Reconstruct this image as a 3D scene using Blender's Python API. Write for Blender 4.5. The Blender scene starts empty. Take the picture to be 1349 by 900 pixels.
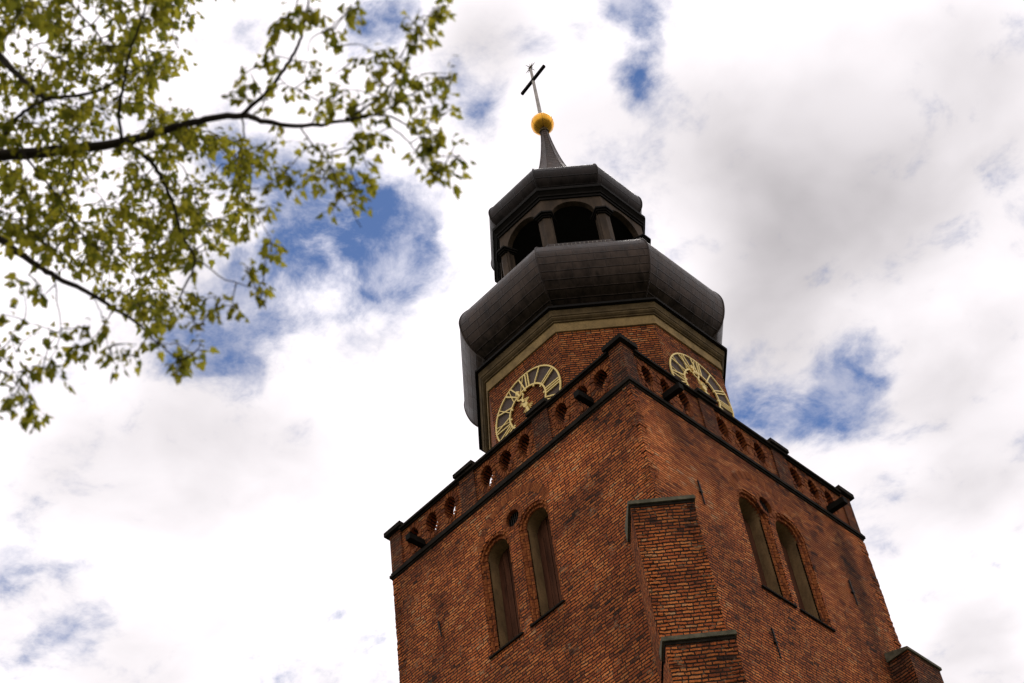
import bpy, bmesh, math, random
import numpy as np
from mathutils import Vector, Matrix, noise as mnoise
from mathutils.geometry import tessellate_polygon
PI = math.pi
rad = math.radians
random.seed(7)
S = bpy.context.scene
C = S.collection
Z0 = 37.35                      # height of the string course above the ground

# ------------------------------------------------------------------ camera
F_PX, W_PX, H_PX = 2290.455, 1349.0, 900.0
YAW, PIT, ROL = 0.6922, 0.8667, -0.1595
CAM = Vector((23.3322, -31.8672, Z0 - 35.7027))
fw = Vector((-math.sin(YAW) * math.cos(PIT), math.cos(YAW) * math.cos(PIT), math.sin(PIT)))
r0 = Vector((math.cos(YAW), math.sin(YAW), 0))
u0 = r0.cross(fw)
rt = math.cos(ROL) * r0 + math.sin(ROL) * u0
up = -math.sin(ROL) * r0 + math.cos(ROL) * u0
cd = bpy.data.cameras.new('camera')
cam = bpy.data.objects.new('camera', cd)
C.objects.link(cam)
M = Matrix((rt, up, -fw)).transposed().to_4x4()
M.translation = CAM
cam.matrix_world = M
cd.sensor_width = 36
cd.lens = F_PX / W_PX * 36
cd.clip_end = 5000
cd.dof.use_dof = True
cd.dof.focus_distance = 56
cd.dof.aperture_fstop = 4.0
S.camera = cam


def ray(x, y):
    return (fw + rt * ((x - W_PX / 2) / F_PX) - up * ((y - H_PX / 2) / F_PX)).normalized()


# ------------------------------------------------------------------ world, sun, exposure
SUN_EL, SUN_AZ = 62.0, 118.0           # azimuth counter-clockwise from +x, in degrees
sdir = Vector((math.cos(rad(SUN_EL)) * math.cos(rad(SUN_AZ)), math.cos(rad(SUN_EL)) * math.sin(rad(SUN_AZ)), math.sin(rad(SUN_EL))))
sl = bpy.data.lights.new('sun', 'SUN')
sl.energy = 1.3
sl.angle = rad(14)
sl.color = (1, 0.95, 0.88)
so = bpy.data.objects.new('sun', sl)
C.objects.link(so)
so.rotation_euler = sdir.to_track_quat('Z', 'Y').to_euler()
so.location = (0, 0, 90)
S.view_settings.view_transform = 'Standard'
S.view_settings.look = 'None'
S.view_settings.exposure = 0.0
S.view_settings.gamma = 1.0

CLOUD_LIGHT = 1.27
SKY_STRENGTH = 0.085


class NT:
    """small helper for writing node trees"""
    def __init__(s, tree):
        s.t = tree
        s.n = tree.nodes
        s.l = tree.links

    def new(s, typ, **kw):
        n = s.n.new(typ)
        for k, v in kw.items():
            setattr(n, k, v)
        return n

    def put(s, sock, v):
        if hasattr(v, 'is_output'):
            s.l.new(v, sock)
        else:
            if isinstance(v, (tuple, list)) and len(v) == 3 and sock.type == 'RGBA':
                v = tuple(v) + (1,)
            sock.default_value = v

    def m(s, op, a, b=None, c=None, clamp=False):
        n = s.new('ShaderNodeMath', operation=op, use_clamp=clamp)
        s.put(n.inputs[0], a)
        if b is not None: s.put(n.inputs[1], b)
        if c is not None: s.put(n.inputs[2], c)
        return n.outputs[0]

    def v(s, op, a, b=None, out=0):
        n = s.new('ShaderNodeVectorMath', operation=op)
        s.put(n.inputs[0], a)
        if b is not None:
            if op == 'SCALE': s.put(n.inputs['Scale'], b)
            else: s.put(n.inputs[1], b)
        return n.outputs['Value'] if op in ('DOT_PRODUCT', 'DISTANCE', 'LENGTH') else n.outputs[0]

    def rng(s, v, a, b, c=0.0, d=1.0, smooth=True):
        n = s.new('ShaderNodeMapRange')
        n.interpolation_type = 'SMOOTHSTEP' if smooth else 'LINEAR'
        s.put(n.inputs[0], v)
        for i, q in enumerate((a, b, c, d)): s.put(n.inputs[i + 1], q)
        return n.outputs[0]

    def noise(s, vec, scale, detail=4, rough=0.55, dist=0.0, dim='3D'):
        n = s.new('ShaderNodeTexNoise', noise_dimensions=dim)
        if vec is not None: s.put(n.inputs['Vector'], vec)
        n.inputs['Scale'].default_value = scale
        n.inputs['Detail'].default_value = detail
        n.inputs['Roughness'].default_value = rough
        n.inputs['Distortion'].default_value = dist
        return n

    def mix(s, f, a, b, blend='MIX'):
        n = s.new('ShaderNodeMix', data_type='RGBA', blend_type=blend)
        s.put(n.inputs[0], f)
        s.put(n.inputs[6], a)
        s.put(n.inputs[7], b)
        return n.outputs[2]

    def ramp(s, f, stops, interp='LINEAR'):
        n = s.new('ShaderNodeValToRGB')
        cr = n.color_ramp
        cr.interpolation = interp
        while len(cr.elements) < len(stops): cr.elements.new(0.5)
        for e, (p, c) in zip(cr.elements, stops):
            e.position = p
            e.color = tuple(c) + (1,) if len(c) == 3 else c
        s.put(n.inputs[0], f)
        return n.outputs[0]

    def xyz(s, x, y, z=0.0):
        n = s.new('ShaderNodeCombineXYZ')
        for i, q in enumerate((x, y, z)): s.put(n.inputs[i], q)
        return n.outputs[0]

    def sep(s, v):
        n = s.new('ShaderNodeSeparateXYZ')
        s.put(n.inputs[0], v)
        return n.outputs


def build_world():
    w = bpy.data.worlds.new('World')
    S.world = w
    w.use_nodes = True
    t = NT(w.node_tree)
    t.n.clear()
    out = t.new('ShaderNodeOutputWorld')
    bg = t.new('ShaderNodeBackground')
    t.l.new(bg.outputs[0], out.inputs[0])
    sky = t.new('ShaderNodeTexSky', sky_type='NISHITA')
    sky.sun_disc = False
    sky.sun_elevation = rad(SUN_EL)
    sky.sun_rotation = rad(90 - SUN_AZ)
    sky.air_density = 1.0
    sky.dust_density = 0.0
    sky.ozone_density = 4.0
    d = t.new('ShaderNodeTexCoord').outputs['Generated']
    x, y, z = t.sep(d)
    zc = t.m('MAXIMUM', z, 0.12)
    uv = t.xyz(t.m('DIVIDE', x, zc), t.m('DIVIDE', y, zc), 0.37)       # position on a flat cloud deck
    wn = t.noise(uv, 3.2, 3, 0.55)
    warp = t.v('SCALE', t.v('SUBTRACT', wn.outputs['Color'], (0.5, 0.5, 0.5)), 0.085)
    wn2 = t.noise(uv, 16.0, 3, 0.5)
    warp2 = t.v('SCALE', t.v('SUBTRACT', wn2.outputs['Color'], (0.5, 0.5, 0.5)), 0.018)
    uvw = t.v('ADD', uv, t.v('ADD', warp, warp2))
    dw = t.v('ADD', d, t.v('ADD', t.v('SCALE', warp, 0.55), t.v('SCALE', warp2, 0.8)))
    f1 = t.noise(uvw, 5.5, 7, 0.58).outputs['Fac']
    f2 = t.noise(uvw, 22.0, 6, 0.62).outputs['Fac']
    fbm = t.m('ADD', t.m('MULTIPLY', f1, 0.62), t.m('MULTIPLY', f2, 0.38))
    field = None

    def blobs(lst, src):
        acc = None
        for (v, r, a) in lst:
            q = t.rng(t.v('DISTANCE', src, v), 0.0, r, a, 0.0)
            acc = q if acc is None else t.m('ADD', acc, q)
        return acc
    gaps = t.m('MINIMUM', t.m('MULTIPLY', blobs(GAPS, dw), 1.42), 1.9)
    greys = blobs(GREYS, dw)
    cover = t.m('SUBTRACT', t.m('ADD', t.m('MULTIPLY', t.m('SUBTRACT', fbm, 0.5), 7.2), 1.36), gaps)
    cover = t.m('POWER', t.rng(cover, -0.6, 1.15), 0.85)
    veil = t.m('MULTIPLY', t.rng(t.noise(uvw, 13.0, 6, 0.66).outputs['Fac'], .38, .70), .48)     # thin torn cloud in front of the blue
    cover = t.m('ADD', cover, t.m('MULTIPLY', t.m('SUBTRACT', 1.0, cover), t.m('ADD', veil, .04)))
    near = t.v('DOT_PRODUCT', d, tuple(sdir))
    glow = t.rng(near, 0.0, 0.90, 0.86, 1.05)
    f3 = t.noise(uvw, 3.6, 4, 0.5).outputs['Fac']
    shade = t.rng(t.m('ADD', t.m('MULTIPLY', f3, .72), t.m('MULTIPLY', f1, .28)), 0.36, 0.58, 0.74, 1.0)
    shade = t.m('MULTIPLY', shade, t.m('SUBTRACT', 1.0, t.m('MINIMUM', t.m('MULTIPLY', greys, t.rng(f3, 0.3, 0.7, 1.15, 0.85)), 0.75)))
    shade = t.m('MULTIPLY', t.m('MULTIPLY', shade, glow), CLOUD_LIGHT)
    tint = t.mix(t.rng(shade, 0.3, 1.0), (1.0, 0.945, 0.978), (1.0, 0.950, 0.978))
    tint = t.mix(t.rng(near, 0.1, 0.7), (1.0, 0.93, 0.85), tint)         # clouds opposite the sun are lit a little warmer
    cl = t.v('SCALE', tint, shade)
    blue = t.v('SCALE', t.v('MULTIPLY', sky.outputs[0], (0.60, 0.84, 1.10)), SKY_STRENGTH)
    col = t.mix(cover, blue, cl)
    hz = t.rng(z, 0.0, 0.26)                                            # low sky darkened for unseen trees and houses, to dim the undersides
    col = t.mix(hz, (0.10, 0.10, 0.10), col)
    t.put(bg.inputs[0], col)
    bg.inputs[1].default_value = 1.0


def sky_spot(x, y, r, a):
    return (tuple(ray(x, y)), r / F_PX, a)


# blue openings and grey undersides of the cloud deck: direction, angular size, strength
GAPS = [sky_spot(*q) for q in [
    (838, 12, 75, 1.5), (850, 70, 42, 0.5), (846, 112, 62, 1.1), (645, 140, 70, 1.25), (700, 75, 60, .7), (625, 85, 70, .6), (590, 150, 60, .5),
    (540, 25, 95, 1.0), (500, 70, 80, .6), (545, 340, 120, 1.3), (470, 330, 130, 1.15), (385, 310, 130, 1.2), (315, 205, 115, 1.35), (515, 265, 90, .5),
    (420, 260, 90, .7), (330, 400, 105, 1.0), (285, 450, 105, 1.0), (490, 210, 100, .45), (225, 470, 60, .45),
    (1125, 535, 95, 1.4), (1065, 555, 75, .7), (990, 505, 90, .75), (975, 470, 60, .4), (1158, 712, 45, .75), (95, 825, 80, .85),
    (5, 745, 60, .9), (1335, 745, 55, .7), (360, 900, 60, .5), (25, 130, 90, .6), (20, 880, 60, .6), (760, 25, 40, .45), (320, 505, 60, .4)]]
GREYS = [sky_spot(*q) for q in [
    (1060, 240, 300, .33), (1180, 180, 260, .20), (1280, 560, 200, .30), (1330, 90, 170, .28), (1010, 420, 160, .22), (980, 330, 170, .18),
    (640, 60, 110, .25), (30, 640, 180, .20), (300, 560, 260, .14), (180, 650, 160, .10), (230, 830, 200, .10), (1300, 860, 120, .18), (500, 430, 120, .12)]]
build_world()


# ------------------------------------------------------------------ materials
def new_mat(name):
    m = bpy.data.materials.new(name)
    m.use_nodes = True
    t = NT(m.node_tree)
    t.n.clear()
    out = t.new('ShaderNodeOutputMaterial')
    b = t.new('ShaderNodeBsdfPrincipled')
    t.l.new(b.outputs[0], out.inputs[0])
    return m, t, b


BRICKS = [(0.0, (.070, .030, .018)), (.07, (.17, .053, .023)), (.22, (.32, .087, .029)), (.50, (.44, .130, .038)),
          (.75, (.54, .176, .051)), (.92, (.58, .225, .076)), (1.0, (.44, .25, .13))]


def brick_mat(name, course=0.100, gain=1.0, soot=0.35, mortar=(.022, .014, .010), grey=0.0, seed=0.0, joint=.011, dark_patches=(), bright_patches=()):
    m, t, b = new_mat(name)
    uv = t.new('ShaderNodeUVMap').outputs[0]
    pos = t.new('ShaderNodeTexCoord').outputs['Object']
    n1 = t.noise(pos, 1.7, 3).outputs['Color']
    n2 = t.noise(pos, 9.0, 2).outputs['Color']
    j = t.v('ADD', t.v('SCALE', t.v('SUBTRACT', n1, (.5, .5, .5)), .10), t.v('SCALE', t.v('SUBTRACT', n2, (.5, .5, .5)), .042))
    uvj = t.v('ADD', uv, j)
    u, v, _ = t.sep(uvj)
    vr = t.m('DIVIDE', v, course)
    row = t.m('FLOOR', vr)
    fv = t.m('SUBTRACT', vr, row)
    wr = t.new('ShaderNodeTexWhiteNoise', noise_dimensions='2D')
    t.put(wr.inputs[0], t.xyz(row, 3.1 + seed))
    UL = 0.44
    ur = t.m('ADD', t.m('DIVIDE', u, UL), t.m('ADD', t.m('MULTIPLY', row, 0.5), t.m('MULTIPLY', wr.outputs[0], 0.55)))
    col = t.m('FLOOR', ur)
    fu = t.m('SUBTRACT', ur, col)
    SP = 0.655
    isb = t.m('GREATER_THAN', fu, SP)
    d1 = t.m('MINIMUM', fu, t.m('ABSOLUTE', t.m('SUBTRACT', fu, SP)))
    d1 = t.m('MULTIPLY', t.m('MINIMUM', d1, t.m('SUBTRACT', 1.0, fu)), UL * 1.35)
    d2 = t.m('MULTIPLY', t.m('MINIMUM', fv, t.m('SUBTRACT', 1.0, fv)), course)
    dd = t.m('MINIMUM', d1, t.m('MULTIPLY', d2, .72))
    dn = t.noise(pos, 28.0, 2).outputs['Fac']
    dd = t.m('ADD', dd, t.m('MULTIPLY', t.m('SUBTRACT', dn, .5), .020))
    brick = t.rng(dd, joint * .7, joint * 1.7)
    wc = t.new('ShaderNodeTexWhiteNoise', noise_dimensions='3D')
    t.put(wc.inputs[0], t.xyz(t.m('ADD', t.m('MULTIPLY', col, 2.0), isb), row, 7.7 + seed))
    big = t.noise(pos, .55, 4, .6).outputs['Fac']
    mid = t.noise(pos, 2.6, 4, .62).outputs['Fac']
    sel = t.m('ADD', t.m('MULTIPLY', wc.outputs[0], .80), t.m('MULTIPLY', t.rng(mid, .3, .7), .22))
    sel = t.m('ADD', sel, t.m('MULTIPLY', t.m('SUBTRACT', big, .5), .75), clamp=True)
    c = t.ramp(sel, BRICKS)
    fine = t.noise(pos, 46.0, 3).outputs['Fac']
    c = t.v('SCALE', c, t.m('MULTIPLY', t.rng(fine, .25, .75, .62, 1.25), t.rng(big, .32, .66, .72, 1.25)))
    if grey > 0:
        c = t.mix(t.m('MULTIPLY', t.rng(mid, .3, .65), grey), c, t.v('SCALE', (.085, .062, .052), t.m('ADD', .5, wc.outputs[0])))
    # soot and weathering, in drifting patches with a streak downwards
    stretched = t.v('MULTIPLY', pos, (1.0, 1.0, .28))
    st = t.noise(stretched, .9, 5, .62, 0.0).outputs['Fac']
    sm = t.m('MULTIPLY', t.rng(st, .50, .72), soot)
    st2 = t.noise(pos, 5.0, 4, .65).outputs['Fac']
    sm = t.m('MULTIPLY', sm, t.rng(st2, .3, .62, .35, 1.0))
    for (q, r, k) in dark_patches:                              # run-off below the water spouts, and other darker patches
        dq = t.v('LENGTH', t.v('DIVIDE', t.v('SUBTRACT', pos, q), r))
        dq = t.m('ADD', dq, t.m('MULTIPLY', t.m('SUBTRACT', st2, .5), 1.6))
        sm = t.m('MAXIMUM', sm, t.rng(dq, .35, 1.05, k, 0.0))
    for (q, r, k) in bright_patches:                               # brighter patches of wall with less soot
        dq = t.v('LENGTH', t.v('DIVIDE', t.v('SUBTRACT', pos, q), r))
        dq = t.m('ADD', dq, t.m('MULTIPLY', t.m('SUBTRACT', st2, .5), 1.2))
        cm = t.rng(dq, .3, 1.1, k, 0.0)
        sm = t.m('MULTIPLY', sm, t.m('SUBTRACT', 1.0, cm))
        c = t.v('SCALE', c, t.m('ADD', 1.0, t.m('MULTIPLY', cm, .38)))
    mo = t.v('SCALE', mortar, t.rng(mid, .3, .7, .55, 1.6))  # sooty mortar, darkened further to paint in the shade of the joints
    pale = t.rng(t.noise(pos, 3.3, 3, .7).outputs['Fac'], .58, .70)      # patches repointed with pale mortar
    mo = t.mix(t.m('MULTIPLY', pale, .8), mo, (.27, .20, .13))
    full = t.mix(t.m('MULTIPLY', brick, t.m('SUBTRACT', 1.0, t.m('MULTIPLY', pale, .22))), mo, c)
    full = t.mix(sm, full, t.v('SCALE', full, .22))
    full = t.v('MULTIPLY', full, (gain * 1.06, gain * .96, gain * .90))
    t.put(b.inputs['Base Color'], full)
    b.inputs['Roughness'].default_value = .92
    b.inputs['Specular IOR Level'].default_value = .2
    bp = t.new('ShaderNodeBump')
    bp.inputs['Strength'].default_value = 1.0
    bp.inputs['Distance'].default_value = .03
    h = t.m('MULTIPLY', brick, t.m('ADD', .55, t.m('MULTIPLY', wc.outputs[0], .6)))
    h = t.m('ADD', h, t.m('MULTIPLY', fine, .35))
    t.put(bp.inputs['Height'], h)
    t.l.new(bp.outputs[0], b.inputs['Normal'])
    return m


def single_brick_mat(name, gain=1.0):
    """bricks that are modelled one by one (arches, jamb rolls): each island has its own tone"""
    m, t, b = new_mat(name)
    r = t.new('ShaderNodeNewGeometry').outputs['Random Per Island']
    pos = t.new('ShaderNodeTexCoord').outputs['Object']
    mid = t.noise(pos, 2.6, 4, .6).outputs['Fac']
    sel = t.m('ADD', t.m('MULTIPLY', r, .62), t.m('MULTIPLY', t.m('SUBTRACT', mid, .35), .5), clamp=True)
    c = t.ramp(sel, BRICKS)
    fine = t.noise(pos, 40.0, 4).outputs['Fac']
    c = t.v('SCALE', c, t.rng(fine, .25, .75, .55 * gain, 1.2 * gain))
    t.put(b.inputs['Base Color'], c)
    b.inputs['Roughness'].default_value = .93
    b.inputs['Specular IOR Level'].default_value = .2
    bp = t.new('ShaderNodeBump')
    bp.inputs['Strength'].default_value = .8
    bp.inputs['Distance'].default_value = .015
    t.put(bp.inputs['Height'], fine)
    t.l.new(bp.outputs[0], b.inputs['Normal'])
    return m


def rough_mat(name, col, var=.5, scale=4.0, rough=.9, metal=0.0, bump=.01, spec=.3, streak=1.0):
    m, t, b = new_mat(name)
    pos = t.new('ShaderNodeTexCoord').outputs['Object']
    p2 = t.v('MULTIPLY', pos, (1, 1, streak))
    n = t.noise(p2, scale, 5, .62).outputs['Fac']
    f = t.noise(pos, scale * 9, 3, .6).outputs['Fac']
    k = t.m('MULTIPLY', t.rng(n, .25, .75, 1 - var, 1 + var), t.rng(f, .2, .8, 1 - var * .5, 1 + var * .5))
    t.put(b.inputs['Base Color'], t.v('SCALE', col, k))
    t.put(b.inputs['Roughness'], t.rng(f, .2, .8, max(rough - .08, .05), min(rough + .08, 1)))
    b.inputs['Metallic'].default_value = metal
    b.inputs['Specular IOR Level'].default_value = spec
    bp = t.new('ShaderNodeBump')
    bp.inputs['Strength'].default_value = .7
    bp.inputs['Distance'].default_value = bump
    t.put(bp.inputs['Height'], t.m('ADD', n, t.m('MULTIPLY', f, .5)))
    t.l.new(bp.outputs[0], b.inputs['Normal'])
    return m


def sheet_mat(name, col, cw=.62, ch=.34):
    """weathered metal sheets with welted seams, laid out by UV"""
    m, t, b = new_mat(name)
    uv = t.new('ShaderNodeUVMap').outputs[0]
    pos = t.new('ShaderNodeTexCoord').outputs['Object']
    wob = t.v('SCALE', t.v('SUBTRACT', t.noise(pos, 2.2, 2).outputs['Color'], (.5, .5, .5)), .05)
    u, v, _ = t.sep(t.v('ADD', uv, wob))
    vr = t.m('DIVIDE', v, ch)
    row = t.m('FLOOR', vr)
    fv = t.m('SUBTRACT', vr, row)
    wr = t.new('ShaderNodeTexWhiteNoise', noise_dimensions='2D')
    t.put(wr.inputs[0], t.xyz(row, 1.7))
    ur = t.m('ADD', t.m('DIVIDE', u, cw), t.m('MULTIPLY', wr.outputs[0], 3.0))
    colu = t.m('FLOOR', ur)
    fu = t.m('SUBTRACT', ur, colu)
    dv = t.m('MULTIPLY', t.m('MINIMUM', fv, t.m('SUBTRACT', 1.0, fv)), ch)
    du = t.m('MULTIPLY', t.m('MINIMUM', fu, t.m('SUBTRACT', 1.0, fu)), cw)
    seam = t.m('MAXIMUM', t.rng(dv, .008, .03, 1.0, 0.0), t.m('MULTIPLY', t.rng(du, .006, .022, 1.0, 0.0), .75))
    wc = t.new('ShaderNodeTexWhiteNoise', noise_dimensions='2D')
    t.put(wc.inputs[0], t.xyz(colu, row))
    n = t.noise(t.v('MULTIPLY', pos, (1, 1, .35)), 3.2, 5, .62).outputs['Fac']
    f = t.noise(pos, 30.0, 3).outputs['Fac']
    k = t.m('MULTIPLY', t.rng(n, .25, .75, .4, 1.7), t.m('ADD', .85, t.m('MULTIPLY', wc.outputs[0], .3)))
    c = t.v('SCALE', col, k)
    c = t.mix(t.m('MULTIPLY', seam, .55), c, t.v('SCALE', c, .25))
    t.put(b.inputs['Base Color'], c)
    b.inputs['Metallic'].default_value = .8
    b.inputs['Specular IOR Level'].default_value = .3
    t.put(b.inputs['Roughness'], t.rng(t.m('ADD', t.m('MULTIPLY', n, .6), t.m('MULTIPLY', f, .4)), .3, .7, .40, .62))
    bp = t.new('ShaderNodeBump')
    bp.inputs['Strength'].default_value = .8
    bp.inputs['Distance'].default_value = .02
    h = t.m('ADD', t.m('MULTIPLY', seam, .8), t.m('ADD', t.m('MULTIPLY', n, .8), t.m('MULTIPLY', f, .12)))
    t.put(bp.inputs['Height'], h)
    t.l.new(bp.outputs[0], b.inputs['Normal'])
    return m


MT = dict(
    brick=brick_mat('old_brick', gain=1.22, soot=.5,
                    dark_patches=[((5, 4.0, Z0 - 2.8), (1, .62, 4.2), .85), ((5, 4.5, Z0 - 5.5), (1, .5, 2.2), .6), ((5, -3.3, Z0 - .8), (1, .5, 1.2), .55), ((3.55, -5, Z0 - .5), (.5, 1, .9), .4),
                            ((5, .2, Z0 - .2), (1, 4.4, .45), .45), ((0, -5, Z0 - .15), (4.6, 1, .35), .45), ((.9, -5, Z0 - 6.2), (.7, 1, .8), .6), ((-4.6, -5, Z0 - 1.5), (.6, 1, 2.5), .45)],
                    bright_patches=[((5, -4.5, Z0 - 2.0), (.9, .9, 2.6), .9), ((2.6, -5, Z0 - 1.4), (2.2, 1, 1.1), .7), ((-2.2, -5, Z0 - 1.6), (2.0, 1, .8), .6), ((5, 2.6, Z0 - 1.1), (1, .9, .6), .7)]),  # first patch paints light onto the near corner
    brick_buttress=brick_mat('buttress_brick', course=.110, gain=1.05, soot=.45, seed=4.0, joint=.013),
    brick_parapet=brick_mat('parapet_brick', gain=.78, soot=.75, seed=9.0),
    brick_pier=brick_mat('pier_brick', gain=.70, soot=.5, grey=.7, seed=12.0),
    brick_upper=brick_mat('upper_brick', gain=.92, soot=.4, seed=17.0, joint=.012),
    voussoir=single_brick_mat('arch_brick', .66),
    roll=single_brick_mat('jamb_brick', .80),
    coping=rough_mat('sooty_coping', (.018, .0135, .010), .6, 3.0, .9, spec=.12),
    capstone=rough_mat('lichened_capstone', (.125, .115, .08), .4, 5.0, .9),
    plaster=rough_mat('reveal_plaster', (.25, .160, .078), .35, 3.0, .95, streak=.5),
    sandstone=rough_mat('cornice_stone', (.29, .195, .085), .35, 2.2, .9),
    moulding=rough_mat('cornice_moulding', (.135, .092, .046), .4, 2.4, .9),  # cornice stone again, with the shading of the mouldings painted in
    shutter=rough_mat('shutter_wood', (.095, .038, .022), .5, 6.0, .9, streak=.12, spec=.1),
    timber=rough_mat('dark_timber', (.008, .0065, .005), .4, 5.0, .85, spec=.12),
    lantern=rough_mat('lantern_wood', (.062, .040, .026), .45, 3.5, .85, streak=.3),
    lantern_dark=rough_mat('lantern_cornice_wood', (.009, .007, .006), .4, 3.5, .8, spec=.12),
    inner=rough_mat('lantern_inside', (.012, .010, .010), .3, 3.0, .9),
    iron=rough_mat('wrought_iron', (.020, .016, .014), .4, 12.0, .7, .3),
    sheet=sheet_mat('roof_sheet', (.038, .027, .022), .55, .33),
    sheet_dark=sheet_mat('lantern_roof_sheet', (.016, .012, .011), .7, .40),
    slate=sheet_mat('spire_sheet', (.060, .044, .038), .30, .17),
    gold=rough_mat('gilding', (.80, .40, .05), .25, 3.0, .30, 1.0, .004, .5),
    dialgold=rough_mat('dial_gilding', (.98, .74, .25), .08, 6.0, .5, .0, .003, .5),
    dial=rough_mat('dial_plate', (.085, .055, .042), .25, 4.0, .7),
    steel=rough_mat('weathered_steel', (.36, .33, .30), .3, 5.0, .5, .3, .003),
    deck=rough_mat('roof_deck', (.06, .055, .05), .3, 2.0),
)


# ------------------------------------------------------------------ mesh helpers
class MB:
    def __init__(s):
        s.v, s.f, s.uv, s.sm = [], [], [], []

    def face(s, pts, uvs=None, smooth=False):
        i = len(s.v)
        s.v += [tuple(p) for p in pts]
        s.f.append(tuple(range(i, i + len(pts))))
        if uvs is None:
            p = [Vector(q) for q in pts]
            n = (p[1] - p[0]).cross(p[2] - p[0])
            if n.length < 1e-9: n = Vector((0, 0, 1))
            n.normalize()
            if abs(n.z) > .8: uvs = [(q.x, q.y) for q in p]
            else:
                h = Vector((-n.y, n.x, 0)).normalized()
                uvs = [(q.dot(h), q.z) for q in p]
        s.uv += [tuple(q) for q in uvs]
        s.sm.append(smooth)

    def hexa(s, c):
        """8 corners: bottom ring 0-3 counter-clockwise, top ring 4-7"""
        for q in ((3, 2, 1, 0), (4, 5, 6, 7), (0, 1, 5, 4), (1, 2, 6, 5), (2, 3, 7, 6), (3, 0, 4, 7)):
            s.face([c[k] for k in q])

    def box(s, a, b):
        (x0, y0, z0), (x1, y1, z1) = a, b
        s.hexa([(x0, y0, z0), (x1, y0, z0), (x1, y1, z0), (x0, y1, z0), (x0, y0, z1), (x1, y0, z1), (x1, y1, z1), (x0, y1, z1)])

    def fbox(s, fr, u0, u1, v0, v1, d0, d1):
        """box in a wall frame: along, up, outwards"""
        P = lambda u, v, d: fr(u, v, d)
        s.hexa([P(u0, v0, d1), P(u1, v0, d1), P(u1, v0, d0), P(u0, v0, d0), P(u0, v1, d1), P(u1, v1, d1), P(u1, v1, d0), P(u0, v1, d0)])

    def bar(s, a, b, w, h, upv=(0, 0, 1)):
        a, b = Vector(a), Vector(b)
        d = (b - a).normalized()
        n = d.cross(Vector(upv))
        if n.length < 1e-4: n = d.cross(Vector((1, 0, 0)))
        n.normalize()
        m = n.cross(d)
        n, m = n * w / 2, m * h / 2
        s.hexa([a - n - m, a + n - m, b + n - m, b - n - m, a - n + m, a + n + m, b + n + m, b - n + m])

    def tube(s, pts, rs, sides=6):
        pts = [Vector(p) for p in pts]
        rings = []
        ref = Vector((.3, .2, 1))
        for i, p in enumerate(pts):
            d = (pts[min(i + 1, len(pts) - 1)] - pts[max(i - 1, 0)])
            if d.length < 1e-7: d = Vector((0, 0, 1))
            d.normalize()
            n = d.cross(ref)
            if n.length < 1e-3: n = d.cross(Vector((1, 0, 0)))
            n.normalize()
            m = d.cross(n)
            rings.append([p + (n * math.cos(k * 2 * PI / sides) + m * math.sin(k * 2 * PI / sides)) * rs[i] for k in range(sides)])
        base = len(s.v)
        for r in rings: s.v += [tuple(q) for q in r]
        for i in range(len(rings) - 1):
            for k in range(sides):
                k2 = (k + 1) % sides
                s.f.append((base + i * sides + k, base + i * sides + k2, base + (i + 1) * sides + k2, base + (i + 1) * sides + k))
                s.uv += [(k / sides, i), ((k + 1) / sides, i), ((k + 1) / sides, i + 1), (k / sides, i + 1)]
                s.sm.append(True)
        for ring, idx in ((range(sides - 1, -1, -1), 0), (range(sides), len(rings) - 1)):
            s.f.append(tuple(base + idx * sides + k for k in ring))
            s.uv += [(0, 0)] * sides
            s.sm.append(False)

    def build(s, name, mat, parent=None, origin=None):
        me = bpy.data.meshes.new(name)
        vs = s.v
        if origin is not None:
            vs = [(p[0] - origin[0], p[1] - origin[1], p[2] - origin[2]) for p in vs]
        me.from_pydata(vs, [], s.f)
        ul = me.uv_layers.new(name='UVMap')
        ul.data.foreach_set('uv', np.array(s.uv, dtype=np.float32).ravel())
        me.polygons.foreach_set('use_smooth', s.sm)
        me.materials.append(MT[mat] if isinstance(mat, str) else mat)
        me.update()
        o = bpy.data.objects.new(name, me)
        C.objects.link(o)
        if parent is not None: o.parent = parent
        if origin is not None: o.location = origin
        return o


def frame(O, U, N):
    O, U, N = Vector(O), Vector(U), Vector(N)
    return lambda u, v, d=0.0: O + U * u + Vector((0, 0, v)) + N * d


def slab(mb, fr, outer, holes, thick, back=True, u_off=0.0):
    """wall panel with openings: outline and holes as (u, v) lists; no faces on the outer rim"""
    loops = [[Vector((u, v, 0)) for u, v in l] for l in [outer] + holes]
    flat = [q for l in loops for q in l]
    for tri in tessellate_polygon(loops):
        q = [flat[i] for i in tri]
        a = (q[1] - q[0]).cross(q[2] - q[0]).z
        if abs(a) < 1e-9: continue
        if a < 0: q = q[::-1]
        mb.face([fr(p.x, p.y, 0) for p in q], [(p.x + u_off, p.y) for p in q])
        if back:
            mb.face([fr(p.x, p.y, -thick) for p in q[::-1]], [(p.x + u_off, p.y) for p in q[::-1]])
    for l in loops[1:]:
        tunnel(mb, fr, [(p.x, p.y) for p in l], 0, -thick)


def tunnel(mb, fr, l, d0, d1, closed=True):
    n = len(l)
    area = sum(l[i][0] * l[(i + 1) % n][1] - l[(i + 1) % n][0] * l[i][1] for i in range(n))
    if area < 0: l = l[::-1]
    s = 0
    for i in range(n if closed else n - 1):
        a, b = l[i], l[(i + 1) % n]
        L = math.hypot(b[0] - a[0], b[1] - a[1])
        mb.face([fr(*a, d0), fr(*a, d1), fr(*b, d1), fr(*b, d0)], [(d0, s), (d1, s), (d1, s + L), (d0, s + L)])
        s += L


def arch(uc, v0, spring, hw, n=14):
    """outline of a round-headed opening"""
    p = [(uc - hw, v0), (uc + hw, v0)]
    p += [(uc + hw * math.cos(k * PI / n), spring + hw * math.sin(k * PI / n)) for k in range(n + 1)]
    return p


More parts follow.
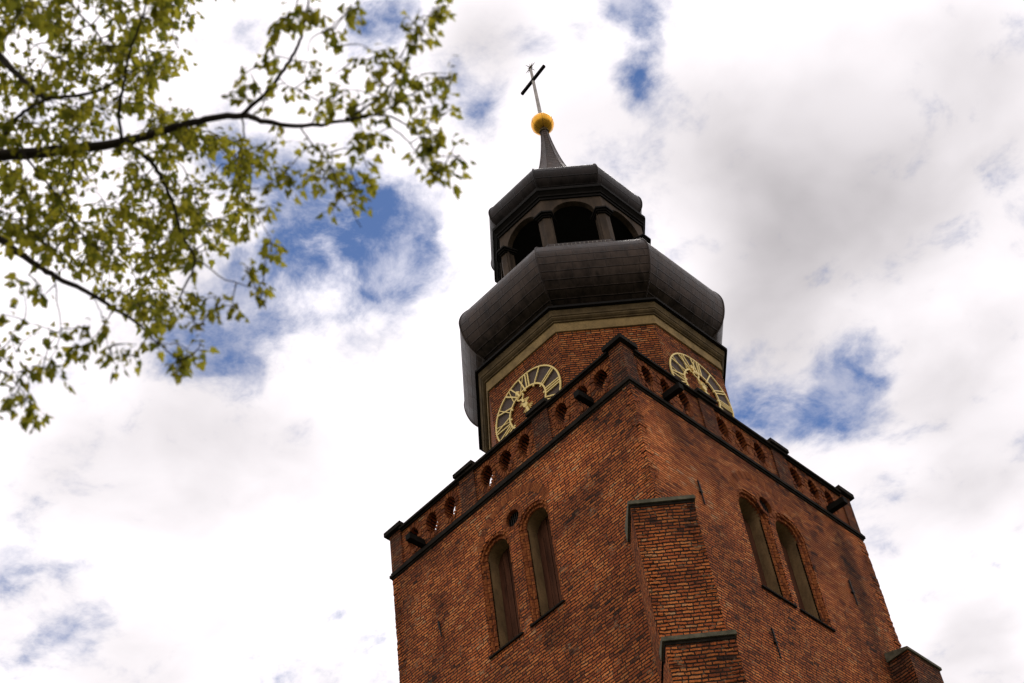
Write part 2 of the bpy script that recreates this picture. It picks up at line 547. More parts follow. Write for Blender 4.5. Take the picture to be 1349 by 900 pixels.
def rect(u0, u1, v0, v1):
    return [(u0, v0), (u1, v0), (u1, v1), (u0, v1)]


T8 = math.tan(PI / 8)
EX, EY = 0.207, 0.158


def oct_pts(r, z):
    k = [(-r * T8, -r), (r * T8, -r), (r, -r * T8), (r, r * T8), (r * T8, r), (-r * T8, r), (-r, r * T8), (-r, -r * T8)]
    return [Vector((EX + a, EY + b, z)) for a, b in k]


def oct_loft(mb, prof, smooth=False):
    arc = 0
    for (ra, za), (rb, zb) in zip(prof, prof[1:]):
        A, B = oct_pts(ra, za), oct_pts(rb, zb)
        L = math.hypot(rb - ra, zb - za)
        for i in range(8):
            j = (i + 1) % 8
            wa, wb = ra * T8, rb * T8
            o = i * 7.3
            mb.face([A[i], A[j], B[j], B[i]], [(o - wa, arc), (o + wa, arc), (o + wb, arc + L), (o - wb, arc + L)], smooth)
        arc += L


def oct_cap(mb, r, z, upw=True):
    p = oct_pts(r, z)
    mb.face(p if upw else p[::-1])


def empty(name, loc=(0, 0, 0)):
    o = bpy.data.objects.new(name, None)
    C.objects.link(o)
    o.location = loc
    o.empty_display_size = .5
    return o


# ------------------------------------------------------------------ ground
def make_ground():
    m, t, b = new_mat('ground_grass')
    pos = t.new('ShaderNodeTexCoord').outputs['Object']
    n = t.noise(pos, .05, 5, .6).outputs['Fac']
    f = t.noise(pos, 3.0, 5, .7).outputs['Fac']
    c = t.mix(t.rng(n, .45, .55), (.035, .050, .018), (.085, .075, .060))
    t.put(b.inputs['Base Color'], t.v('SCALE', c, t.rng(f, .2, .8, .6, 1.4)))
    b.inputs['Roughness'].default_value = .95
    mb = MB()
    mb.face([(-1500, -1500, 0), (1500, -1500, 0), (1500, 1500, 0), (-1500, 1500, 0)])
    g = mb.build('ground', m)
    g['kind'] = 'structure'


make_ground()

# ------------------------------------------------------------------ church tower: masonry shaft
tower = empty('church_tower')
tower['label'] = 'tall square red brick church tower with gilded clocks and a dark metal dome'
tower['category'] = 'church tower'
XW, YN, YF = 5.0, -5.0, 5.36
HT = Z0
FL = frame((0, YN, 0), (1, 0, 0), (0, -1, 0))          # left face in the photo, u = x
FR = frame((XW, 0, 0), (0, 1, 0), (1, 0, 0))           # right face in the photo, u = y
FB = frame((0, YF, 0), (-1, 0, 0), (0, 1, 0))
FA = frame((-XW, 0, 0), (0, -1, 0), (-1, 0, 0))
# windows: (frame, centre, sill, spring, outer half width, inner half width)
WINS = [(FL, -.78, -5.52, -2.10, .615, .43), (FL, .81, -5.52, -2.10, .60, .42),
        (FR, -.475, -5.53, -2.27, .665, .485), (FR, 1.125, -5.53, -2.27, .69, .495)]
OCU = [(FL, .05, -1.47, .27, .30), (FR, .235, -1.71, .28, .32)]
RD, PD = .15, .57          # depth of the brick order, depth of the plaster reveal


def oculus(uc, vc, a, b, n=18):
    out = []
    for k in range(n):
        th = 2 * PI * k / n
        r = 1.0 if math.sin(th) > -.2 else 1.0 + .16 * abs(math.sin(th))
        out.append((uc + a * math.cos(th) * (1.0 if math.sin(th) > 0 else (1 - .25 * math.sin(th) ** 2)), vc + b * math.sin(th) * r))
    return out


mb = MB()
for fr, lo, hi in ((FL, -XW, XW), (FR, YN, YF), (FB, -XW, XW), (FA, -YF, -YN)):
    holes = [arch(c, HT + s, HT + sp, ow) for f, c, s, sp, ow, iw in WINS if f is fr]
    holes += [oculus(c, HT + v, a, b) for f, c, v, a, b in OCU if f is fr]
    slab(mb, fr, rect(lo, hi, 0, HT), holes, RD, back=False, u_off=11.0 * (fr is FR) + 30 * (fr is FB))
    for f, c, s, sp, ow, iw in WINS:                    # the shallow brick order round each opening
        if f is fr:
            f2 = (lambda f: lambda u, v, d=0.0: f(u, v, d - RD))(fr)
            slab(mb, f2, arch(c, HT + s, HT + sp, ow), [arch(c, HT + s, HT + sp, iw)], .02, back=False)
# toothed corners: the bricks at each corner stand out unevenly
crs = .105
for cx, cy, sx, sy in ((XW, YN, 1, -1), (-XW, YN, -1, -1), (XW, YF, 1, 1)):
    for k in range(int((HT - 22) / crs)):
        z = 22 + k * crs
        if z + crs > HT - .02: break
        p, q = random.uniform(.003, .020), random.uniform(.003, .020)
        if random.random() < .03: p, q = p + .012, q + .01
        long = k % 2 == 0
        lx, ly = (.28, .14) if long else (.14, .28)
        if random.random() < .10: continue
        x0, x1 = sorted((cx - sx * lx, cx + sx * p))
        y0, y1 = sorted((cy - sy * ly, cy + sy * q))
        mb.box((x0, y0, z + .006), (x1, y1, z + crs - .006))
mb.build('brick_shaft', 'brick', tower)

# string course under the parapet
mb = MB()
for z0, z1, o in ((-.12, -.05, .03), (-.05, .05, .075), (.05, .14, .04)):
    A = [(-XW - o, YN - o), (XW + o, YN - o), (XW + o, YF + o), (-XW - o, YF + o)]
    for i in range(4):
        a, b = A[i], A[(i + 1) % 4]
        mb.face([(*a, HT + z0), (*b, HT + z0), (*b, HT + z1), (*a, HT + z1)])
    B = [(-XW, YN), (XW, YN), (XW, YF), (-XW, YF)]
    for i in range(4):
        j = (i + 1) % 4
        mb.face([(*A[j], HT + z0), (*A[i], HT + z0), (*B[i], HT + z0), (*B[j], HT + z0)])
        mb.face([(*A[i], HT + z1), (*A[j], HT + z1), (*B[j], HT + z1), (*B[i], HT + z1)])
mb.build('string_course', 'coping', tower)


def window(fr, c, s, sp, ow, iw, grow):
    """plaster reveal is the part; shutter, sill and the brick arch rolls are its pieces"""
    s, sp = HT + s, HT + sp
    f2 = lambda u, v, d=0.0: fr(u, v, d - RD)
    m = MB()
    tunnel(m, f2, arch(c, s, sp, iw), .004, -(PD - RD))
    w = m.build('window', 'plaster', tower)
    m = MB()
    hole = arch(c, s, sp, iw + .03)
    for tri in tessellate_polygon([[Vector((u, v, 0)) for u, v in hole]]):
        q = [hole[i] for i in tri]
        if (q[1][0] - q[0][0]) * (q[2][1] - q[0][1]) - (q[2][0] - q[0][0]) * (q[1][1] - q[0][1]) < 0: q = q[::-1]
        m.face([fr(u, v, -PD) for u, v in q])
    nb = 4
    for k in range(nb):                                 # boards
        a = c - iw + 2 * iw * k / nb
        top = sp + math.sqrt(max(iw ** 2 - max(abs(a - c), abs(a + 2 * iw / nb - c)) ** 2, .01)) - .02
        m.fbox(fr, a + .012, a + 2 * iw / nb - .012, s + .02, top, -PD - .01, -PD + .03 + .008 * (k % 2))
    m.build('shutter', 'shutter', w)
    m = MB()
    P = lambda u, v, d: fr(u, v, d)
    a, b = c - ow - .05, c + ow + .03
    m.hexa([P(a, s - .075, .06), P(b, s - .075, .06), P(b, s - .075, -PD + .05), P(a, s - .075, -PD + .05),
            P(a, s - .02, .06), P(b, s - .02, .06), P(b, s + .09, -PD + .05), P(a, s + .09, -PD + .05)])
    m.build('sill', 'coping', w)
    # two orders of moulded brick, one brick after the other
    m = MB()
    for order, (r0, r1, d0, d1) in enumerate(((iw + (ow - iw) * .52, ow + .015, -RD, -.03), (iw + .0, iw + (ow - iw) * .50, -RD - .05, -.095))):
        hgt = sp - s
        nj = int(hgt / .105)
        for side in (-1, 1):
            for k in range(nj):
                z = s + hgt * k / nj
                e = random.uniform(-.014, .014)
                g = random.uniform(.004, .010)
                u0_, u1_ = sorted((c + side * r0, c + side * r1))
                uin = c + side * (r0 + .045)
                # rounded nose towards the opening
                pr = [(c + side * r0, d0), (c + side * r0, d1 - .06 + e), (c + side * (r0 + .03), d1 - .015 + e), (c + side * (r0 + .08), d1 + e), (c + side * r1, d1 - .02 + e), (c + side * r1, d0)]
                if side > 0: pr = pr[::-1]
                zb, zt = z + g, z + hgt / nj - g
                n = len(pr)
                for i in range(n):
                    j = (i + 1) % n
                    m.face([fr(pr[j][0], zb, pr[j][1]), fr(pr[i][0], zb, pr[i][1]), fr(pr[i][0], zt, pr[i][1]), fr(pr[j][0], zt, pr[j][1])][::-1])
                m.face([fr(u, zt, d) for u, d in pr][::-1])
                m.face([fr(u, zb, d) for u, d in pr])
        na = int(PI * (r0 + r1) / 2 / .10)
        for k in range(na):
            t0, t1 = PI * (k + .06) / na, PI * (k + .94) / na
            e = random.uniform(-.016, .016)
            P2 = lambda r, t, d: fr(c + r * math.cos(t), sp + r * math.sin(t), d)
            a0, a1, b0, b1 = r0, r1 + random.uniform(-.01, .015), d0, d1 + e
            m.hexa([P2(a0, t1, b1), P2(a0, t0, b1), P2(a0, t0, b0), P2(a0, t1, b0), P2(a1, t1, b1), P2(a1, t0, b1), P2(a1, t0, b0), P2(a1, t1, b0)])
    m.build('arch_moulding', 'roll', w)
    return w


for q in WINS: window(*q, True)

for fr, c, v, a, b in OCU:
    m = MB()
    l = oculus(c, HT + v, a, b)
    for i, (u, w) in enumerate(l):
        pass
    n = 22
    for k in range(n):                                  # ring of bricks set on edge
        t0, t1 = 2 * PI * (k + .06) / n, 2 * PI * (k + .94) / n
        e = random.uniform(.004, .022)
        P2 = lambda r, t, d: fr(c + (a + r) * math.cos(t), HT + v + (b + r) * math.sin(t), d)
        r0, r1 = -.012, random.uniform(.10, .14)
        m.hexa([P2(r0, t1, e), P2(r0, t0, e), P2(r0, t0, -.1), P2(r0, t1, -.1), P2(r1, t1, e), P2(r1, t0, e), P2(r1, t0, -.1), P2(r1, t1, -.1)])
    oc = m.build('oculus', 'voussoir', tower)
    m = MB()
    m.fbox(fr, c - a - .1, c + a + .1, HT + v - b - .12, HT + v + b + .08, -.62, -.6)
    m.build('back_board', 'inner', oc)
    m = MB()
    for k in range(7):
        u = c - a + 2 * a * (k + .5) / 7
        h = b * math.sqrt(max(0, 1 - ((u - c) / a) ** 2)) * 1.02
        m.fbox(fr, u - .012, u + .012, HT + v - h, HT + v + h, -.13, -.10)
    m.build('grille', 'iron', oc)

# relieving arch over each pair of windows
for fr, c, v, r in ((FL, .03, -2.05, 1.30), (FR, .30, -2.25, 1.42)):
    m = MB()
    n = 46
    for k in range(n):
        th = PI * (.08 + .84 * k / n)
        t0, t1 = th + .006, th + PI * .84 / n - .006
        e = random.uniform(.002, .010)
        P2 = lambda r_, t, d: fr(c + r_ * math.cos(t), HT + v + r_ * math.sin(t), d)
        r1 = r + random.choice((.26, .27, .28))
        m.hexa([P2(r, t1, e), P2(r, t0, e), P2(r, t0, -.05), P2(r, t1, -.05), P2(r1, t1, e), P2(r1, t0, e), P2(r1, t0, -.05), P2(r1, t1, -.05)])
    m.build('relieving_arch', 'roll', tower)

# iron wall anchors
for fr, u, v0, v1 in ((FR, -2.93, -3.62, -2.76), (FR, -1.32, -8.1, -7.16), (FR, 3.57, -3.72, -2.82), (FL, -3.18, -3.62, -3.05)):
    m = MB()
    a = fr(u + .03, HT + v0, .035)
    b = fr(u - .03, HT + v1, .05)
    mid = a.lerp(b, .55) + (a - b).normalized() * 0
    m.bar(a, mid, .032, .03, FR(0, 0, 1) - FR(0, 0, 0) if fr is FR else FL(0, 0, 1) - FL(0, 0, 0))
    m.bar(mid, b + (b - a).normalized() * .02, .05, .04, FR(0, 0, 1) - FR(0, 0, 0) if fr is FR else FL(0, 0, 1) - FL(0, 0, 0))
    if fr is FR: m.fbox(fr, u - .06, u + .06, HT + v0 * .45 + v1 * .55 - .02, HT + v0 * .45 + v1 * .55 + .02, -.01, .06)
    m.build('wall_anchor', 'iron', tower)

# ------------------------------------------------------------------ buttresses
s2 = math.sqrt(.5)


def diag_buttress(sx, sy, cy):
    ctr = Vector((0, cy, 0))
    N = Vector((sx * s2, sy * s2, 0))
    U = Vector((-N.y, N.x, 0))
    off = abs(XW) * s2 + abs(abs(YN if sy < 0 else YF)) * s2
    fr = lambda u, v, d=0.0: Vector((sx * XW, YN if sy < 0 else YF, 0)) + U * u + N * d + Vector((0, 0, v))
    tiers = [(.50, .79, HT - 5.28, HT - 10.0), (1.13, .80, HT - 10.28, 0.0)]
    m = MB()
    for d, hw, zt, zb in tiers:
        zt2 = zt + .30
        P = lambda u, v, dd: fr(u, v, dd)
        m.face([P(-hw, zb, d), P(hw, zb, d), P(hw, zt, d), P(-hw, zt, d)])
        m.face([P(hw, zb, d), P(hw, zb, -1.0), P(hw, zt, -1.0), P(hw, zt, d)])
        m.face([P(-hw, zb, -1.0), P(-hw, zb, d), P(-hw, zt, d), P(-hw, zt, -1.0)])
        z = zb if zb > 1 else 22.0
        k = 0
        while z < zt - .14:                             # uneven corner bricks
            for sd in (-1, 1):
                e = random.uniform(.003, .022)
                l = .26 if (k + (sd > 0)) % 2 else .13
                a, b = sorted((sd * (hw - l), sd * (hw + e)))
                if random.random() > .12:
                    m.fbox(fr, a, b, z + .008, z + .11, d - .15, d + random.uniform(.003, .02))
            z += .118
            k += 1
    bt = m.build('buttress', 'brick_buttress', tower)
    for i, (d, hw, zt, zb) in enumerate(tiers):
        m = MB()
        o = .065
        back = -.95 if i == 0 else tiers[0][0] - .02
        rise = .55 * (d - back)
        z0_, z1_ = zt - .005, zt + .115
        P = lambda u, v, dd: fr(u, v, dd)
        a = hw + o
        m.hexa([P(-a, z0_, d + o), P(a, z0_, d + o), P(a, z0_, back), P(-a, z0_, back),
                P(-a, z1_, d + o), P(a, z1_, d + o), P(a, z1_ + rise * .5, back), P(-a, z1_ + rise * .5, back)])
        m.build('weathering', 'capstone', bt)
        m = MB()                                        # dark strip standing in for the shadow under the slab
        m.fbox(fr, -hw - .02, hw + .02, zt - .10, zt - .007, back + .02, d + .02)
        m.build('cap_shadow', 'coping', bt)
    return bt


diag_buttress(1, -1, 0)
diag_buttress(-1, -1, 0)
# square buttress at the far end of the right face
m = MB()
bx, by0, by1, bz = 5.70, 4.28, 5.76, HT - 5.47
m.box((4.9, by0, 0), (bx, by1, bz))
bt = m.build('buttress', 'brick_pier', tower)
m = MB()
o = .055
m.hexa([(4.95, by0 - o, bz + .002), (bx + o, by0 - o, bz + .002), (bx + o, by1 + o, bz + .002), (4.95, by1 + o, bz + .002),
        (4.95, by0 - o, bz + .34), (bx + o, by0 - o, bz + .09), (bx + o, by1 + o, bz + .09), (4.95, by1 + o, bz + .34)])
m.build('weathering', 'capstone', bt)

# ------------------------------------------------------------------ pierced parapet
PT = 1.57            # top of the brickwork above the string course
TH = .37


def hole_shape(uc, vc, jit):
    a, b = .265, .48
    out = []
    n = 20
    for k in range(n):
        th = 2 * PI * k / n
        sn, cs = math.sin(th), math.cos(th)
        r = 1 + random.uniform(-.05, .05)
        if sn < 0:
            out.append((uc + a * cs * r * (1 - .22 * abs(sn)), vc + b * 1.05 * sn * r))
        else:
            out.append((uc + a * cs * r, vc + b * .92 * sn * r))
    return out


sides = [(FL, -XW, XW, 0.0), (FR, YN, YF, .18), (FB, -XW, XW, 0.0), (FA, -YF, -YN, -.18)]
mp, mv = MB(), MB()
piers = []
for fr, lo, hi, mid in sides:
    q = (hi - lo) / 10.0
    hs = [mid + q * h for h in (-4.02, -3.18, -2.36, -.74, .05, .86, 2.42, 3.25, 4.02)] if fr in (FL,) else \
         [-4.03, -3.24, -2.45, -.80, .03, .86, 2.54, 3.38, 4.18] if fr is FR else [mid + q * h for h in (-4.02, -3.2, -2.4, -.8, .03, .85, 2.42, 3.25, 4.02)]
    if fr is FA: hs = [-4.18, -3.38, -2.54, -.86, -.03, .80, 2.45, 3.24, 4.03]
    f2 = (lambda f: lambda u, v, d=0.0: f(u, v, d - .035))(fr)
    holes = [hole_shape(h, HT + .88, 0) for h in hs]
    slab(mp, f2, rect(lo, hi, HT + .14, HT + PT), holes, TH, u_off=3.0)
    if fr in (FL, FR):
        for h in hs:
            n = 20
            for k in range(n):
                if random.random() < .10: continue
                t0, t1 = 2 * PI * (k + .15) / n, 2 * PI * (k + .85) / n
                e = random.uniform(-.028, -.004)
                sh = 1 if math.sin(t0) > 0 else .9
                P2 = lambda r, t, d: fr(h + (.26 + r) * math.cos(t) * sh, HT + .88 + (.45 + r) * math.sin(t), d)
                r0, r1 = random.uniform(-.03, .0), random.uniform(.12, .16)
                mv.hexa([P2(r0, t1, e), P2(r0, t0, e), P2(r0, t0, -.12), P2(r0, t1, -.12), P2(r1, t1, e), P2(r1, t0, e), P2(r1, t0, -.12), P2(r1, t1, -.12)])
    w3 = [(lo, lo + .5), (hi - .5, hi)] + [(mid + q * a, mid + q * b) for a, b in ((-1.86, -1.22), (1.32, 1.96))]
    piers.append((fr, lo, hi, w3))
par = mp.build('parapet', 'brick_parapet', tower)
mv.build('opening_ring', 'voussoir', par)
for fr, lo, hi, w3 in piers:
    for i, (a, b) in enumerate(w3):
        if i < 2: continue
        m = MB()
        m.fbox(fr, a, b, HT + .142, HT + PT + .10, -TH - .06, .012)
        pr = m.build('parapet_pier', 'brick_pier', par)
        m = MB()
        m.fbox(fr, a - .09, b + .09, HT + PT + .103, HT + PT + .245, -TH - .12, .15)
        m.build('pier_cap', 'coping', par)
for cx, cy, sx, sy in ((XW, YN, 1, -1), (-XW, YN, -1, -1), (XW, YF, 1, 1), (-XW, YF, -1, 1)):
    m = MB()
    x0, x1 = sorted((cx - sx * .48, cx + sx * .013))
    y0, y1 = sorted((cy - sy * .48, cy + sy * .013))
    m.box((x0, y0, HT + .142), (x1, y1, HT + PT + .10))
    m.build('parapet_pier', 'brick_pier', par)
    m = MB()
    x0, x1 = sorted((cx - sx * .60, cx + sx * .14))
    y0, y1 = sorted((cy - sy * .60, cy + sy * .14))
    m.box((x0, y0, HT + PT + .103), (x1, y1, HT + PT + .27))
    m.build('pier_cap', 'coping', par)
m = MB()
for fr, lo, hi, w3 in piers:
    for z0, z1, o in ((PT - .06, PT - .002, .02), (PT, PT + .085, .09)):
        m.fbox(fr, lo + .5, hi - .5, HT + z0, HT + z1, -TH - .08, o)
m.build('coping', 'coping', par)
m = MB()
m.face([(-XW + .1, YN + .1, HT + .15), (XW - .1, YN + .1, HT + .15), (XW - .1, YF - .1, HT + .15), (-XW + .1, YF - .1, HT + .15)])
m.build('roof_deck', 'deck', tower)
# timber water spouts near the corners
for fr, u, v in ((FL, 3.55, .40), (FL, -3.62, .38), (FR, -3.42, .42), (FR, 3.92, .38)):
    m = MB()
    P = lambda uu, vv, d: fr(u + uu, HT + v + vv, d)
    w = .095
    m.hexa([P(-w, -.20, .60), P(w, -.20, .60), P(w, -.13, -.3), P(-w, -.13, -.3), P(-w, .02, .60), P(w, .02, .60), P(w, .09, -.3), P(-w, .09, -.3)])
    m.build('water_spout', 'timber', tower)

# ------------------------------------------------------------------ octagonal clock stage
m = MB()
oct_loft(m, [(3.794, HT + .15), (3.794, HT + 6.9)])
m.build('octagon_stage', 'brick_upper', tower)
m = MB()
oct_loft(m, [(3.79, HT + 6.145), (3.850, HT + 6.15), (3.850, HT + 6.56), (3.80, HT + 6.561)])
fz = m.build('cornice', 'sandstone', tower)
m = MB()
oct_loft(m, [(3.80, HT + 6.562), (3.90, HT + 6.565), (3.90, HT + 6.61), (3.94, HT + 6.63), (3.985, HT + 6.68), (3.985, HT + 6.74), (4.01, HT + 6.745),
             (4.025, HT + 6.82), (4.065, HT + 6.90), (4.065, HT + 6.96), (3.7, HT + 6.965)])
m.build('cornice_moulding', 'moulding', fz)
m = MB()
oct_loft(m, [(3.7, HT + 6.967), (4.17, HT + 6.968), (4.17, HT + 7.06), (3.80, HT + 7.12)])
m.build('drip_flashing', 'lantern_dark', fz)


# ------------------------------------------------------------------ clocks
def stroke(m, fr, a, b, w, d0=.055, d1=.085):
    dx, dy = b[0] - a[0], b[1] - a[1]
    L = math.hypot(dx, dy)
    nx, ny = -dy / L * w / 2, dx / L * w / 2
    q = [(a[0] - nx, a[1] - ny), (b[0] - nx, b[1] - ny), (b[0] + nx, b[1] + ny), (a[0] + nx, a[1] + ny)]
    # counter-clockwise when seen from outside
    if (q[1][0] - q[0][0]) * (q[2][1] - q[0][1]) - (q[2][0] - q[0][0]) * (q[1][1] - q[0][1]) < 0: q = q[::-1]
    lo = [fr(u, v, d0) for u, v in q]
    hi = [fr(u, v, d1) for u, v in q]
    m.face(hi)
    m.face(lo[::-1])
    for i in range(4):
        j = (i + 1) % 4
        m.face([lo[i], lo[j], hi[j], hi[i]])


def ring(m, fr, r0, r1, d0, d1, n=72):
    P = lambda r, k, d: fr(r * math.sin(2 * PI * k / n), r * math.cos(2 * PI * k / n), d)
    for k in range(n):
        m.face([P(r0, k + 1, d1), P(r0, k, d1), P(r1, k, d1), P(r1, k + 1, d1)][::-1])
        m.face([P(r0, k + 1, d0), P(r0, k, d0), P(r1, k, d0), P(r1, k + 1, d0)])
        m.face([P(r1, k, d0), P(r1, k + 1, d0), P(r1, k + 1, d1), P(r1, k, d1)][::-1])
        m.face([P(r0, k, d0), P(r0, k + 1, d0), P(r0, k + 1, d1), P(r0, k, d1)])


def clock(O, U, N, hour, minute):
    fr = frame(O, U, N)
    R1, R0 = 1.45, .80
    m = MB()
    ring(m, fr, R0 - .01, R1 - .02, .006, .030)
    face = m.build('clock_face', 'dial', tower)
    m = MB()
    ring(m, fr, R1 - .046, R1 + .002, .05, .085)
    m.build('outer_ring', 'dialgold', face)
    m = MB()
    ring(m, fr, R0 - .030, R0 + .025, .05, .09)
    for k in range(60):
        if k % 5 == 0:
            a = 2 * PI * k / 60
            stroke(m, fr, ((R0 - .10) * math.sin(a), (R0 - .10) * math.cos(a)), ((R0 - .02) * math.sin(a), (R0 - .02) * math.cos(a)), .06, .05, .09)
    m.build('inner_ring', 'dialgold', face)
    NUM = ['XII', 'I', 'II', 'III', 'IIII', 'V', 'VI', 'VII', 'VIII', 'IX', 'X', 'XI']
    wd = {'I': .105, 'V': .26, 'X': .27}
    for h, tx in enumerate(NUM):
        a = 2 * PI * h / 12
        m = MB()
        tot = sum(wd[ch] for ch in tx)
        x = -tot / 2
        ra, rb = R0 + .01, R1 - .045

        def pt(u, r):                                   # numeral coordinates: across, outwards
            return (u * math.cos(a) + r * math.sin(a), -u * math.sin(a) + r * math.cos(a))
        for ch in tx:
            w = wd[ch]
            c = x + w / 2
            if ch == 'I':
                stroke(m, fr, pt(c, ra), pt(c, rb), .042)
            elif ch == 'V':
                stroke(m, fr, pt(c - w * .34, rb), pt(c, ra), .046)
                stroke(m, fr, pt(c + w * .34, rb), pt(c, ra), .024, .056, .086)
            else:
                stroke(m, fr, pt(c - w * .34, rb), pt(c + w * .34, ra), .048)
                stroke(m, fr, pt(c + w * .34, rb), pt(c - w * .34, ra), .024, .056, .086)
            x += w
        m.build('numeral', 'dialgold', face)
    # hands with a pierced heart and a sunburst counterweight
    for nm, ang, L, hr in (('hour_hand', hour, .92, .56), ('minute_hand', minute, 1.30, .80)):
        m = MB()
        a = rad(ang)
        d = .105 if nm == 'hour_hand' else .145

        def pt(u, r): return (u * math.cos(a) + r * math.sin(a), -u * math.sin(a) + r * math.cos(a))
        stroke(m, fr, pt(0, -.20), pt(0, hr - .10), .085, d, d + .03)
        n = 10
        hp = [(.0, hr - .13), (.10, hr - .06), (.14, hr + .03), (.10, hr + .10), (.035, hr + .07), (0, hr + .12)]
        for s_ in (-1, 1):
            for p, q in zip(hp, hp[1:]):
                stroke(m, fr, pt(s_ * p[0], p[1]), pt(s_ * q[0], q[1]), .05, d + .001, d + .031)
        stroke(m, fr, pt(0, hr + .10), pt(0, L), .07, d + .002, d + .032)
        stroke(m, fr, pt(-.08, L - .10), pt(0, L + .04), .04, d + .003, d + .033)
        stroke(m, fr, pt(.08, L - .10), pt(0, L + .04), .04, d + .004, d + .034)
        for k in range(9):
            b = rad(180 - 64 + 16 * k)
            stroke(m, fr, pt(0, -.06), pt(.25 * math.sin(b), .25 * math.cos(b) - .04), .020, d + .005, d + .030)
        ring(m, fr, .0, .10, d - .06, d + .04, 16)
        m.build(nm, 'dialgold', face)


clock((EX, EY - 3.796, HT + 4.03), (1, 0, 0), (0, -1, 0), -20, 168)
clock((EX + 3.796, EY, HT + 4.03), (0, 1, 0), (1, 0, 0), -20, 168)

# ------------------------------------------------------------------ dome
prof = [(3.10, 7.11), (3.42, 7.40), (3.78, 7.74), (4.08, 8.04), (4.29, 8.40), (4.42, 8.82), (4.475, 9.20), (4.465, 9.52), (4.36, 9.86),
        (4.15, 10.20), (3.82, 10.56), (3.44, 10.92), (3.12, 11.3), (2.85, 11.8), (2.70, 12.25)]


def smooth_prof(p, k=3):
    out = []
    for i in range(len(p) - 1):
        p0, p1, p2, p3 = p[max(i - 1, 0)], p[i], p[i + 1], p[min(i + 2, len(p) - 1)]
        for s in range(k):
            t = s / k
            f = lambda a, b, c, d: .5 * (2 * b + (c - a) * t + (2 * a - 5 * b + 4 * c - d) * t * t + (3 * b - a - 3 * c + d) * t ** 3)
            out.append((f(p0[0], p1[0], p2[0], p3[0]), f(p0[1], p1[1], p2[1], p3[1])))
    return out + [p[-1]]


def hips(prof, w, name, mat, parent):
    """rounded welts along the eight hips"""
    m = MB()
    for i in range(8):
        pts = [oct_pts(r, HT + z)[i] for r, z in prof]
        m.tube(pts, [w] * len(pts), 6)
    return m.build(name, mat, parent)


m = MB()
dp = smooth_prof(prof)
oct_loft(m, [(r, HT + z) for r, z in dp])
oct_cap(m, 2.70, HT + 12.25)
dome = m.build('dome', 'sheet', tower)
# shade the curve smoothly across courses but keep the hips sharp
bm = bmesh.new()
bm.from_mesh(dome.data)
bmesh.ops.remove_doubles(bm, verts=bm.verts, dist=.0005)
for f in bm.faces: f.smooth = len(f.verts) == 4
for e in bm.edges:
    if len(e.link_faces) == 2 and e.calc_face_angle(0) > .55: e.smooth = False
bm.to_mesh(dome.data)
bm.free()
hips(dp, .028, 'hip_welt', 'sheet', dome)

# ------------------------------------------------------------------ lantern
m = MB()
LR = 2.60
lw = LR * T8
pts = oct_pts(LR, 0)
for i in range(8):
    a, b = pts[i], pts[(i + 1) % 8]
    ctr = (a + b) / 2
    U = (b - a).normalized()
    fr = frame((ctr.x, ctr.y, 0), U, (U.y, -U.x, 0))
    slab(m, fr, rect(-lw, lw, HT + 11.7, HT + 15.15), [arch(0, HT + 11.9, HT + 14.02, .79)], .22)
lan = m.build('lantern', 'lantern', tower)
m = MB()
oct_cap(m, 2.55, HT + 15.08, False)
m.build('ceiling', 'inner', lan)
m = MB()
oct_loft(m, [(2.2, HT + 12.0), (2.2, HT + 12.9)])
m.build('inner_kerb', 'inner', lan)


def corner_prism(m, i, r, w, z0, z1, inner):
    """pier wrapped round corner i of an octagon"""
    k = oct_pts(r, 0)
    p = k[i]
    a = (k[(i - 1) % 8] - p).normalized() * w + p
    b = (k[(i + 1) % 8] - p).normalized() * w + p
    k2 = oct_pts(inner, 0)
    c = k2[i]
    P = [a, p, b, c + (b - p) * .9, c + (a - p) * .9]
    n = len(P)
    lo = [Vector((q.x, q.y, z0)) for q in P]
    hi = [Vector((q.x, q.y, z1)) for q in P]
    for j in range(n):
        q = (j + 1) % n
        m.face([lo[j], lo[q], hi[q], hi[j]])
    m.face(hi)
    m.face(lo[::-1])


for i in range(8):
    m = MB()
    corner_prism(m, i, LR + .045, .235, HT + 11.8, HT + 13.86, LR - .26)
    pier = m.build('lantern_pier', 'lantern', lan)
    m = MB()
    for r, w, z0, z1 in ((.10, .27, 13.86, 13.93), (.15, .33, 13.935, 14.01), (.21, .38, 14.015, 14.09)):
        corner_prism(m, i, LR + r, w, HT + z0, HT + z1, LR - .28 - r * .2)
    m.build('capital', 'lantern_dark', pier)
m = MB()
oct_loft(m, [(2.5, HT + 14.98), (2.655, HT + 14.985), (2.655, HT + 15.10), (2.70, HT + 15.11), (2.70, HT + 15.20), (2.78, HT + 15.30), (2.82, HT + 15.32), (2.82, HT + 15.46),
             (2.5, HT + 15.5)])
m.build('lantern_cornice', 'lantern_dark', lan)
lp = smooth_prof([(2.36, 15.47), (2.56, 15.68), (2.72, 15.90), (2.81, 16.12), (2.845, 16.38), (2.82, 16.62), (2.73, 16.82), (2.55, 17.02), (2.25, 17.30), (1.85, 17.72), (1.45, 18.25),
                  (1.04, 18.95), (.74, 19.75), (.54, 20.45), (.40, 21.15), (.30, 21.8), (.225, 22.4), (.17, 22.95), (.145, 23.35)])
k0 = next(i for i, (r, z) in enumerate(lp) if z > 18.6)
